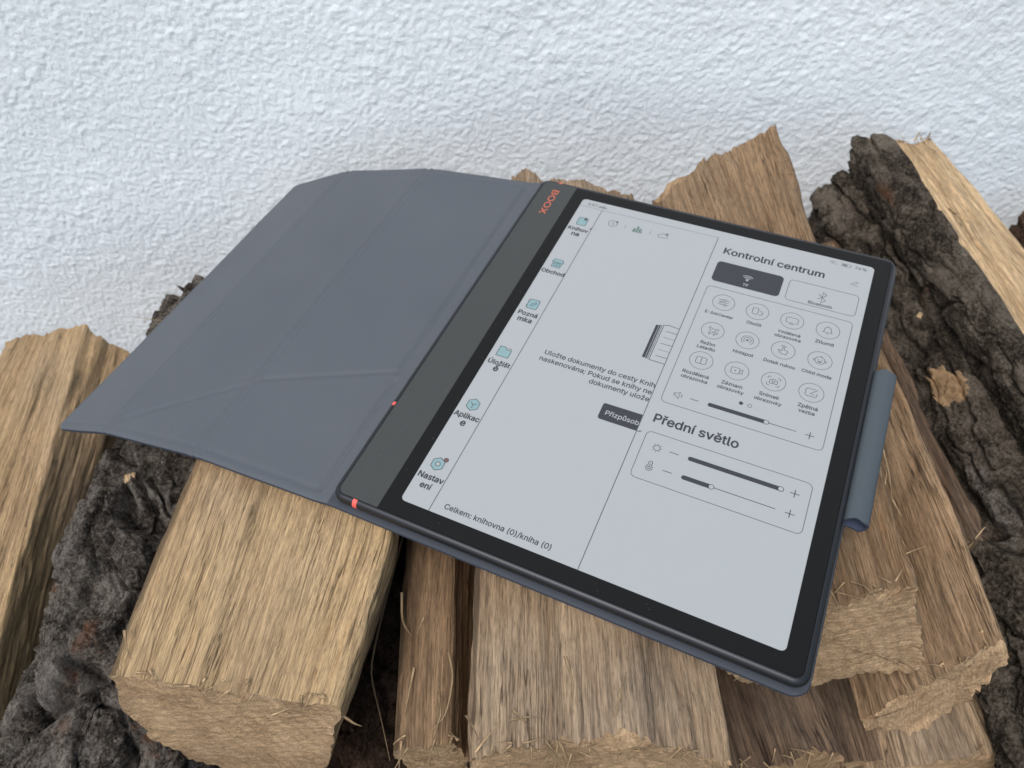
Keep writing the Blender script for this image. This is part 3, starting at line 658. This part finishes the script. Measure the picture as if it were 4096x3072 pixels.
def slider(y, x0, xk, x1, full):
    f = Flat(); f.poly(rrect(x0 - 1.05, y - 1.05, xk, y + 1.05, 1.0, 6))
    if not full: f.stroke([(xk, y), (x1, y)], 0.3)
    f.stroke([(95.1, y), (99.1, y)], 0.3); f.stroke([(145.3, y), (149.1, y)], 0.34); f.stroke([(147.2, y - 1.9), (147.2, y + 1.9)], 0.34); f.build('slider', M_ink)
    f = Flat(); f.disc(xk, y, 1.05, 24); f.build('slider_knob', M_screen, Z0 + 0.05); f = Flat(); f.ring(xk, y, 1.12, 0.26); f.build('slider_knob_rim', M_ink, Z0 + 0.07)
slider(95.2, 104.2, 128.8, 141.5, False); slider(64.7, 104.2, 141.6, 141.6, True); slider(54.9, 104.2, 115.7, 141.5, False)
f = Flat(); f.disc(116.4, 101.2, 0.95); f.ring(120.2, 101.2, 0.9, 0.2); f.build('page_dots', M_ink)
# small slider icons
f = Flat(); f.stroke([(87.8, 94.5), (88.7, 94.5), (90.2, 93.2), (90.2, 97.0), (88.7, 95.8), (87.8, 95.8)], 0.26, True); f.stroke([(91.3, 94.2), (91.3, 96.1)], 0.26); f.build('speaker_icon', M_ink)
f = Flat(); f.ring(89.6, 64.6, 1.35, 0.28)
for a in range(0, 360, 45): f.disc(89.6 + 2.05 * math.cos(math.radians(a)), 64.6 + 2.05 * math.sin(math.radians(a)), 0.2, 8)
f.build('sun_icon', M_ink)
f = Flat(); f.ring(89.5, 54.0, 1.35, 0.28, 24, 125, 415); f.stroke([(88.75, 55.1), (88.75, 56.6)], 0.28); f.ring(89.5, 56.6, 0.75, 0.28, 10, 0, 180); f.stroke([(90.25, 56.6), (90.25, 55.1)], 0.28); f.ring(89.5, 54.0, 0.55, 0.26, 12); f.stroke([(89.5, 54.5), (89.5, 56.0)], 0.26); f.build('thermometer_icon', M_ink)
# status bar
f = Flat()
for r in (0.7, 1.35, 2.0): f.ring(137.2, 205.5, r, 0.22, 12, 45, 135)
f.disc(137.2, 205.5, 0.28, 8); f.stroke([(138.7, 205.3), (139.0, 206.2)], 0.2); f.stroke([(139.5, 205.3), (139.8, 206.2)], 0.2)
f.rr(141.6, 205.3, 146.0, 207.5, 0.6, 0.22, 4); f.poly([(142.1, 205.7), (144.4, 205.7), (144.4, 207.1), (142.1, 207.1)]); f.poly([(146.1, 206.1), (146.5, 206.1), (146.5, 206.8), (146.1, 206.8)]); f.build('status_icons', M_ink2)
f = Flat(); f.stroke(rrect(-1.9, -0.55, 1.9, 0.55, 0.5, 3), 0.22, True)
ca, sa = math.cos(0.8), math.sin(0.8); f.v = [(149.7 + x * ca - y * sa, 194.8 + x * sa + y * ca, z) for x, y, z in f.v]; f.stroke([(149.9, 193.2), (151.6, 193.2)], 0.22); f.build('pencil_icon', M_line)
# wifi / bluetooth glyphs
f = Flat()
for r in (1.3, 2.4, 3.5): f.ring(100.4, 177.6, r, 0.42, 14, 45, 135)
f.disc(100.4, 177.8, 0.62, 12); f.build('wifi_icon', M_screen, Z0 + 0.05)
f = Flat(); f.stroke([(135.0, 177.5), (138.8, 181.3), (136.9, 183.2), (136.9, 175.4), (138.8, 177.4), (135.0, 181.2)], 0.32); f.build('bluetooth_icon', M_line)
# tile icons
def tile(i, cx, cy):
    f = Flat(); f.ring(cx, cy, 5.35, 0.24, 48); w = 0.28; P = lambda *a: [(cx + x, cy + y) for x, y in a]
    if i == 0:
        for yy, kx in ((1.6, 0.3), (0, -1.0), (-1.6, 0.9)):
            f.stroke(P((-2.6, yy), (kx - 0.6, yy)), w); f.stroke(P((kx + 0.6, yy), (2.6, yy)), w); f.ring(cx + kx, cy + yy, 0.62, w, 14)
    elif i == 1:
        f.rr(cx - 2.3, cy - 2.0, cx + 0.3, cy + 2.3, 0.7, w, 4); f.stroke(P((0.9, 0.6), (1.9, 0.6), (2.5, 0.0), (2.5, -1.4), (1.9, -2.0), (0.9, -2.0)), w)
    elif i == 2:
        f.stroke(P((-1.2, -1.6), (-2.2, -1.6), (-2.8, -1.1), (-2.8, 1.5), (-2.2, 2.0), (2.2, 2.0), (2.8, 1.5), (2.8, -1.1), (2.2, -1.6), (1.2, -1.6)), w); f.stroke(P((-1.0, -2.4), (1.0, -2.4), (0, -1.2)), w, True)
    elif i == 3:
        f.stroke(P((-2.2, -1.5), (-1.6, -0.8), (-1.6, 0.4), (-1.1, 1.6), (0, 2.1), (1.1, 1.6), (1.6, 0.4), (1.6, -0.8), (2.2, -1.5)), w, True); f.stroke(P((-0.6, -2.1), (0, -2.4), (0.6, -2.1)), w); f.disc(cx, cy + 2.4, 0.25, 8)
    elif i == 4:
        p = [(0, 2.9), (0.5, 2.2), (0.5, 0.9), (2.7, -0.6), (2.7, -1.3), (0.5, -0.6), (0.4, -1.9), (1.2, -2.5), (1.2, -2.9), (0, -2.6), (-1.2, -2.9), (-1.2, -2.5), (-0.4, -1.9), (-0.5, -0.6), (-2.7, -1.3), (-2.7, -0.6), (-0.5, 0.9), (-0.5, 2.2)]
        c, s = math.cos(math.radians(45)), math.sin(math.radians(45)); f.stroke([(cx + x * c - y * s, cy + x * s + y * c) for x, y in p], w, True)
    elif i == 5:
        f.disc(cx, cy, 0.62, 14); f.ring(cx, cy, 1.7, w, 20, -50, 230); f.ring(cx, cy, 2.8, w, 24, -50, 230)
    elif i == 6:
        f.stroke(P((-0.5, -0.2), (-0.5, 1.9), (-0.1, 2.3), (0.3, 1.9), (0.3, 0.4), (1.9, 0.1), (2.2, -0.5), (1.7, -2.4), (-0.5, -2.4), (-2.2, -0.5), (-1.8, -0.1), (-0.9, -0.7), (-0.5, -0.2)), w); f.ring(cx - 0.1, cy + 1.7, 1.3, w, 10, 20, 160)
    elif i == 7:
        f.ring(cx, cy, 2.2, w, 28); f.ring(cx - 2.4, cy - 0.1, 0.5, w, 10, 90, 270); f.ring(cx + 2.4, cy - 0.1, 0.5, w, 10, -90, 90)
        f.disc(cx - 0.8, cy + 0.5, 0.24, 8); f.disc(cx + 0.8, cy + 0.5, 0.24, 8); f.poly(P((-1.1, -0.5), (1.1, -0.5), (0.6, -1.3), (-0.6, -1.3))[::-1]); f.stroke(P((0, 2.1), (0.5, 2.6), (0.2, 3.0)), w)
    elif i == 8:
        f.rr(cx - 2.4, cy - 2.0, cx + 2.4, cy + 2.0, 0.7, w, 4); f.stroke(P((0, -2.0), (0, 2.0)), w)
    elif i == 9:
        f.rr(cx - 2.6, cy - 1.8, cx + 1.2, cy + 1.8, 0.6, w, 4); f.stroke(P((1.2, 0.5), (2.6, 1.3), (2.6, -1.3), (1.2, -0.5)), w); f.disc(cx - 0.7, cy, 0.4, 10)
    elif i == 10:
        for sx in (-1, 1):
            for sy in (-1, 1): f.stroke(P((sx * 2.8, sy * 1.3), (sx * 2.8, sy * 2.1), (sx * 2.3, sy * 2.6), (sx * 1.4, sy * 2.6)), w)
        f.stroke(P((-1.7, -1.3), (-1.7, 0.8), (-0.8, 0.8), (-0.5, 1.4), (0.5, 1.4), (0.8, 0.8), (1.7, 0.8), (1.7, -1.3)), w, True); f.ring(cx, cy - 0.2, 0.6, w, 14)
    else:
        f.stroke(P((1.6, 2.2), (-1.8, 2.2), (-2.5, 1.5), (-2.5, -1.5), (-1.8, -2.2), (1.8, -2.2), (2.5, -1.5), (2.5, 0.2)), w); f.stroke(P((2.5, 2.3), (-0.6, -0.9)), w); f.stroke(P((0.2, -0.9), (1.6, -0.9)), w)
    f.build('tile_icon', M_line)
for i in range(12): tile(i, 93.6 + 16.6 * (i % 4), 158.5 - 20.0 * (i // 4))
# book drawing behind the panel edge
f = Flat(); f.poly([(67.5, 110.6), (68.9, 110.4), (68.9, 132.6), (67.5, 132.2)]); f.poly([(69.1, 110.4), (69.8, 110.3), (69.8, 132.9), (69.1, 132.7)]); f.build('book_spine', M_ink)
f = Flat(); f.stroke([(70.3, 110.2), (70.3, 133.1)], 0.3); f.stroke([(78.7, 110.0), (71.1, 110.1), (71.1, 133.3), (73.5, 134.0), (78.7, 133.5)], 0.32)
for k in range(5): f.stroke([(73.1, 129.8 - 4.05 * k), (78.6, 129.8 - 4.05 * k)], 0.28 if k % 2 == 0 else 0.16)
f.build('book_pages', M_ink)
# top row: clock, bars, cloud
f = Flat(); f.ring(22.7, 195.2, 2.5, 0.26, 30); f.stroke([(22.7, 197.0), (22.7, 195.0), (23.6, 193.9)], 0.3); f.stroke([(29.9, 193.9), (29.9, 196.6)], 0.22); f.stroke([(44.0, 193.9), (44.0, 196.6)], 0.22)
f.stroke([(48.9, 193.6), (53.2, 193.6), (53.9, 194.4), (53.4, 195.3), (52.6, 196.2), (51.6, 197.0), (50.4, 196.8), (49.6, 195.8), (48.6, 195.2), (48.3, 194.3)], 0.26, True); f.build('tab_icons', M_line)
for x, y in ((24.6, 197.0), (53.0, 196.9)):
    f = Flat(); f.disc(x, y, 0.72, 12); f.build('notice_dot', M_brown, Z0 + 0.05)
f = Flat(); f.poly([(36.2, 192.6), (37.3, 192.6), (37.3, 197.8), (36.2, 197.8)]); f.poly([(37.7, 192.6), (38.7, 192.6), (38.7, 196.3), (37.7, 196.3)]); f.poly([(34.5, 192.6), (35.9, 192.6), (35.9, 195.6), (34.5, 195.6)]); f.poly([(39.0, 192.6), (39.8, 192.6), (39.1, 196.2), (38.9, 196.2)]); f.build('books_icon', M_green)
# sidebar icons: filled shape and outline
def side(name, pts, lines=(), extra=None):
    f = Flat(); f.poly(pts); f.build(name, M_teal); f = Flat(); f.stroke(pts, 0.28, True)
    for l in lines: f.stroke(l, 0.28)
    if extra: extra(f)
    f.build(name + '_outline', M_ink, Z0 + 0.03)
def ctr(c, pts): return [(c[0] + x, c[1] + y) for x, y in pts]
side('library_icon', rrect(3.9, 187.6, 9.1, 194.0, 0.9, 4), (), lambda f: f.poly([(7.0, 192.0), (8.4, 192.0), (8.4, 194.0), (7.0, 194.0)]))
side('shop_icon', ctr((6.5, 154.7), [(-2.3, -3.0), (2.3, -3.0), (2.5, 0.3), (3.1, 0.9), (2.3, 3.0), (-2.3, 3.0), (-3.1, 0.9), (-2.5, 0.3)]), [ctr((6.5, 154.7), [(-3.0, 0.7), (3.0, 0.7)]), ctr((6.5, 154.7), [(0, -1.9), (0, 0.1)])], lambda f: f.stroke(ctr((6.5, 154.7), [(-1.5, -2.0), (1.5, -2.0), (1.5, 0.1), (-1.5, 0.1)]), 0.25, True))
side('notes_icon', rrect(3.7, 119.7, 9.3, 126.0, 0.9, 4), [[(3.2, 124.3), (4.3, 124.3)], [(3.2, 121.4), (4.3, 121.4)], [(5.4, 121.6), (6.0, 123.0), (7.6, 124.3), (8.0, 123.3), (6.6, 121.8), (5.4, 121.6)]])
side('storage_icon', [(3.2, 85.9), (9.4, 85.9), (9.4, 90.6), (6.7, 90.6), (5.9, 91.9), (3.2, 91.9)], [[(7.2, 91.6), (9.2, 91.6)]])
side('apps_icon', ctr((6.4, 55.2), [(3.2 * math.cos(math.radians(90 + 60 * i)), 3.4 * math.sin(math.radians(90 + 60 * i))) for i in range(6)]), [ctr((6.4, 55.2), [(0, 0), (0, -1.9)]), ctr((6.4, 55.2), [(0, 0), (-1.5, 1.0)]), ctr((6.4, 55.2), [(0, 0), (1.5, 1.0)])])
side('settings_icon', ctr((6.4, 21.2), [(3.1 * math.cos(math.radians(30 + 60 * i)), 3.3 * math.sin(math.radians(30 + 60 * i))) for i in range(6)]), (), lambda f: f.ring(6.4, 21.2, 1.05, 0.3, 18))
f = Flat(); f.disc(6.4, 21.2, 0.95, 18); f.build('settings_icon_hole', M_screen, Z0 + 0.02)
f = Flat(); f.disc(8.9, 24.2, 1.2, 18); f.build('notice_dot', M_brown, Z0 + 0.06)

# dust specks on the front glass
rd = np.random.default_rng(3)
for par, x0, x1 in ((strip, -26, -8), (bezel, -6.5, -1)):
    f = Flat()
    for _ in range(14): f.disc(rd.uniform(x0, x1), rd.uniform(-5, 215), rd.uniform(0.05, 0.11), 6)
    for _ in range(6 if par is bezel else 0): f.disc(rd.uniform(0, 160), rd.uniform(-6, -1), rd.uniform(0.05, 0.10), 6)
    tag(f.build('dust', M_dust, 0.008, par), kind='stuff')
# ------------------------------------------------------------------ folio cover
k = NT('cover_leatherette'); g = k.obj()
n1 = k.noise(g, (1100, 1100, 1100), 3, 0.7); n2 = k.noise(g, (14, 14, 14), 2)
k.l(k.ramp(n2, [(0.3, (0.078, 0.086, 0.099)), (0.7, (0.087, 0.095, 0.108))]), k.b.inputs['Base Color']); k.set(Roughness=0.62); k.b.inputs['Specular IOR Level'].default_value = 0.35
k.l(k.bump(n1, 0.4, 0.0004), k.b.inputs['Normal']); M_cover = k.m
M_edge = plain('cover_edge', (0.040, 0.048, 0.066), 0.7, 0.3, 0, (2500, 0.6, 0.0004))
M_cover_dark = plain('cover_leatherette_dark', (0.042, 0.048, 0.060), 0.65, 0.3, 0, (1600, 0.25, 0.0003))  # cover's inner face under and around the tablet, coloured darker than the flap
M_loop = plain('pen_loop_leatherette', (0.060, 0.073, 0.083), 0.55, 0.4, 0, (1600, 0.25, 0.0003))
M_loop_in = plain('pen_loop_lining', (0.05, 0.06, 0.10), 0.8, 0.2)
cover = empty('folio_cover'); cover.matrix_world = TM
tag(cover, 'open slate grey folding cover beneath the tablet, its flap hanging left over the logs', 'tablet cover')
CP = [(-229.5, -60.0), (-177.0, -34.2), (-108.5, -14.8), (-39.5, -7.9), (-30.0, -5.5), (168.4, -5.5)]
CY0, CY1 = -11.5, 222.2
def build_cover():
    P = np.array(CP); cu = np.r_[0, np.cumsum(np.hypot(*np.diff(P, axis=0).T))]
    U = np.r_[np.arange(0, cu[4] + 2, 0.95), np.linspace(cu[4] + 6, cu[-1] - 9, 20), np.linspace(cu[-1] - 8.5, cu[-1], 18)]
    px = np.interp(U, cu, P[:, 0]); pz = np.interp(U, cu, P[:, 1])
    for _ in range(4): pz[1:-1] = 0.25 * pz[:-2] + 0.5 * pz[1:-1] + 0.25 * pz[2:]
    tx = np.gradient(px); tz = np.gradient(pz); ln = np.hypot(tx, tz); nx, nz = -tz / ln, tx / ln
    Ys = np.arange(0, 1.0001, 1 / 235.0)
    uu, yy = np.meshgrid(U, Ys); Yv = CY0 + (CY1 - CY0) * yy
    # stiffener seams (pairs of pressed lines) in (u, y)
    c3, c2, sp = cu[1], cu[2], cu[3]
    segs = []
    for c in (c3, c2):
        segs += [((c - 2.2, CY0), (c - 2.2, CY1), 0.6), ((c + 2.4, CY0), (c + 2.4, CY1), 0.4)]
    segs += [((sp, 64), (sp, CY1 - 4), 0.75), ((sp + 1.5, -6), (sp + 1.5, 58), 0.75), ((c3 + 4, -2), (c2 - 3, 33), 0.5), ((c2 + 3, 38), (sp - 1, 64), 0.5), ((c2 - 3, 33), (c2 + 3, 38), 0.5)]
    segs += [((c3 + 3, 4 + 208), (c2 - 3, 178), 0.0)]
    segs += [((4, CY0 + 5), (sp, CY0 + 5), 0.28), ((4, CY1 - 5), (sp, CY1 - 5), 0.28), ((4, CY0 + 5), (4, CY1 - 5), 0.28)]
    H = np.zeros_like(uu)
    for (a, b, dep) in segs:
        a = np.array(a); b = np.array(b); e = b - a; t = np.clip(((uu - a[0]) * e[0] + (Yv - a[1]) * e[1]) / (e @ e), 0, 1)
        d = np.hypot(uu - a[0] - t * e[0], Yv - a[1] - t * e[1]); H = np.minimum(H, -dep * 1.3 * np.exp(-(d / 1.25) ** 2))
    H = H + fbm(uu * 0.02, Yv * 0.02, 77, 2) * 0.5 * (uu < cu[3])
    # soft sag of the free flap between its ends
    rows = []
    rad = np.minimum(np.minimum(Yv - CY0, CY1 - Yv), np.minimum(uu, cu[-1] - uu)); edge = -0.35 * np.exp(-(rad / 0.6) ** 2)
    top = np.stack([px[None] + nx[None] * (H + edge), Yv, pz[None] + nz[None] * (H + edge)], -1)
    # round the outer corners
    r = 7.0
    for (xc, sgn) in ((cu[-1], 1), (0.0, -1)):
        for (yc, sy) in ((CY0, -1), (CY1, 1)):
            du = np.abs(uu - xc); dy = np.abs(Yv - yc); m = (du < r) & (dy < r)
            lim = r - np.sqrt(np.clip(r * r - (r - du) ** 2, 0, None))
            top[..., 1] = np.where(m, np.where(sy < 0, np.maximum(top[..., 1], yc + lim), np.minimum(top[..., 1], yc - lim)), top[..., 1])
    th = 2.0; bot = top.copy(); bot[..., 0] -= nx[None] * th; bot[..., 2] -= nz[None] * th
    nrw, ncl = uu.shape; n = nrw * ncl
    f1 = grid_faces(nrw, ncl); f2 = grid_faces(nrw, ncl, off=n)[:, ::-1]
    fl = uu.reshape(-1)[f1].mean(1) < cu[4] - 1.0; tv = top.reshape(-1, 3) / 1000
    for sel, nm, mt in ((fl, 'inner_face', M_cover), (~fl, 'inner_face_dark', M_cover_dark)):
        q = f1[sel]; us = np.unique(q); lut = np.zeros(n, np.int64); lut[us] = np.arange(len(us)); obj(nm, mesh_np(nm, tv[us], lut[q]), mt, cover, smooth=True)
    obj('outer_face', mesh_np('outer_face', bot.reshape(-1, 3) / 1000, f2 - n), M_cover, cover, smooth=True)
    idx = np.arange(n).reshape(nrw, ncl); loop = np.r_[idx[0], idx[1:, -1], idx[-1, -2::-1], idx[-2:0:-1, 0]]
    tl = top.reshape(-1, 3)[loop]; bl = bot.reshape(-1, 3)[loop]; m = len(loop); c = (tl + bl) / 2
    cen = c.mean(0); mid = c + (c - cen) / np.linalg.norm(c - cen, axis=1)[:, None] * np.array([0.35, 0.35, 0]); wob = 0.12 * vn(np.arange(m) * 0.9, np.zeros(m), 8)[:, None]
    V = np.stack([tl, mid + wob, bl], 0).reshape(-1, 3) / 1000
    obj('cover_edge', mesh_np('cover_edge', V, grid_faces(3, m, wrap=True)), M_edge, cover, smooth=True)
build_cover()
def build_loop():
    def sec(off):
        p = []
        for i in range(40):
            a = 2 * math.pi * i / 40; ca, sa = math.cos(a), math.sin(a)
            x = 171.9 + (5.2 - off) * ca; z = -3.9 + (4.3 - off) * sa
            if off: z += 0.12 * math.cos(a * 13); x += 0.1 * math.cos(a * 13)
            p.append((x, z))
        return p
    def tube(name, off, mat, flip):
        ys = np.linspace(62.5, 143.5, 30); s = np.array(sec(off)); n = len(s)
        v = []
        for y in ys:
            w = 1 + 0.01 * math.sin(y * 0.3)
            for x, z in s: v.append((x, y + (0.4 * math.sin(x) if y in (ys[0], ys[-1]) else 0), z))
        f = grid_faces(len(ys), n, wrap=True); f = f[:, ::-1] if flip else f
        return obj(name, mesh_np(name, np.array(v) / 1000, f), mat, cover, smooth=True), np.array(v).reshape(len(ys), n, 3)
    o, a = tube('pen_loop', 0.0, M_loop, True); tag(o, 'blue-grey tubular pen loop on the right side')
    i_, b = tube('pen_loop_lining', 0.9, M_loop_in, False)
    for row in (0, -1):
        V = np.concatenate([a[row], b[row]]) / 1000; n = len(a[row]); obj('pen_loop_rim', mesh_np('pen_loop_rim', V, grid_faces(2, n, wrap=True)), M_edge, cover)
build_loop()
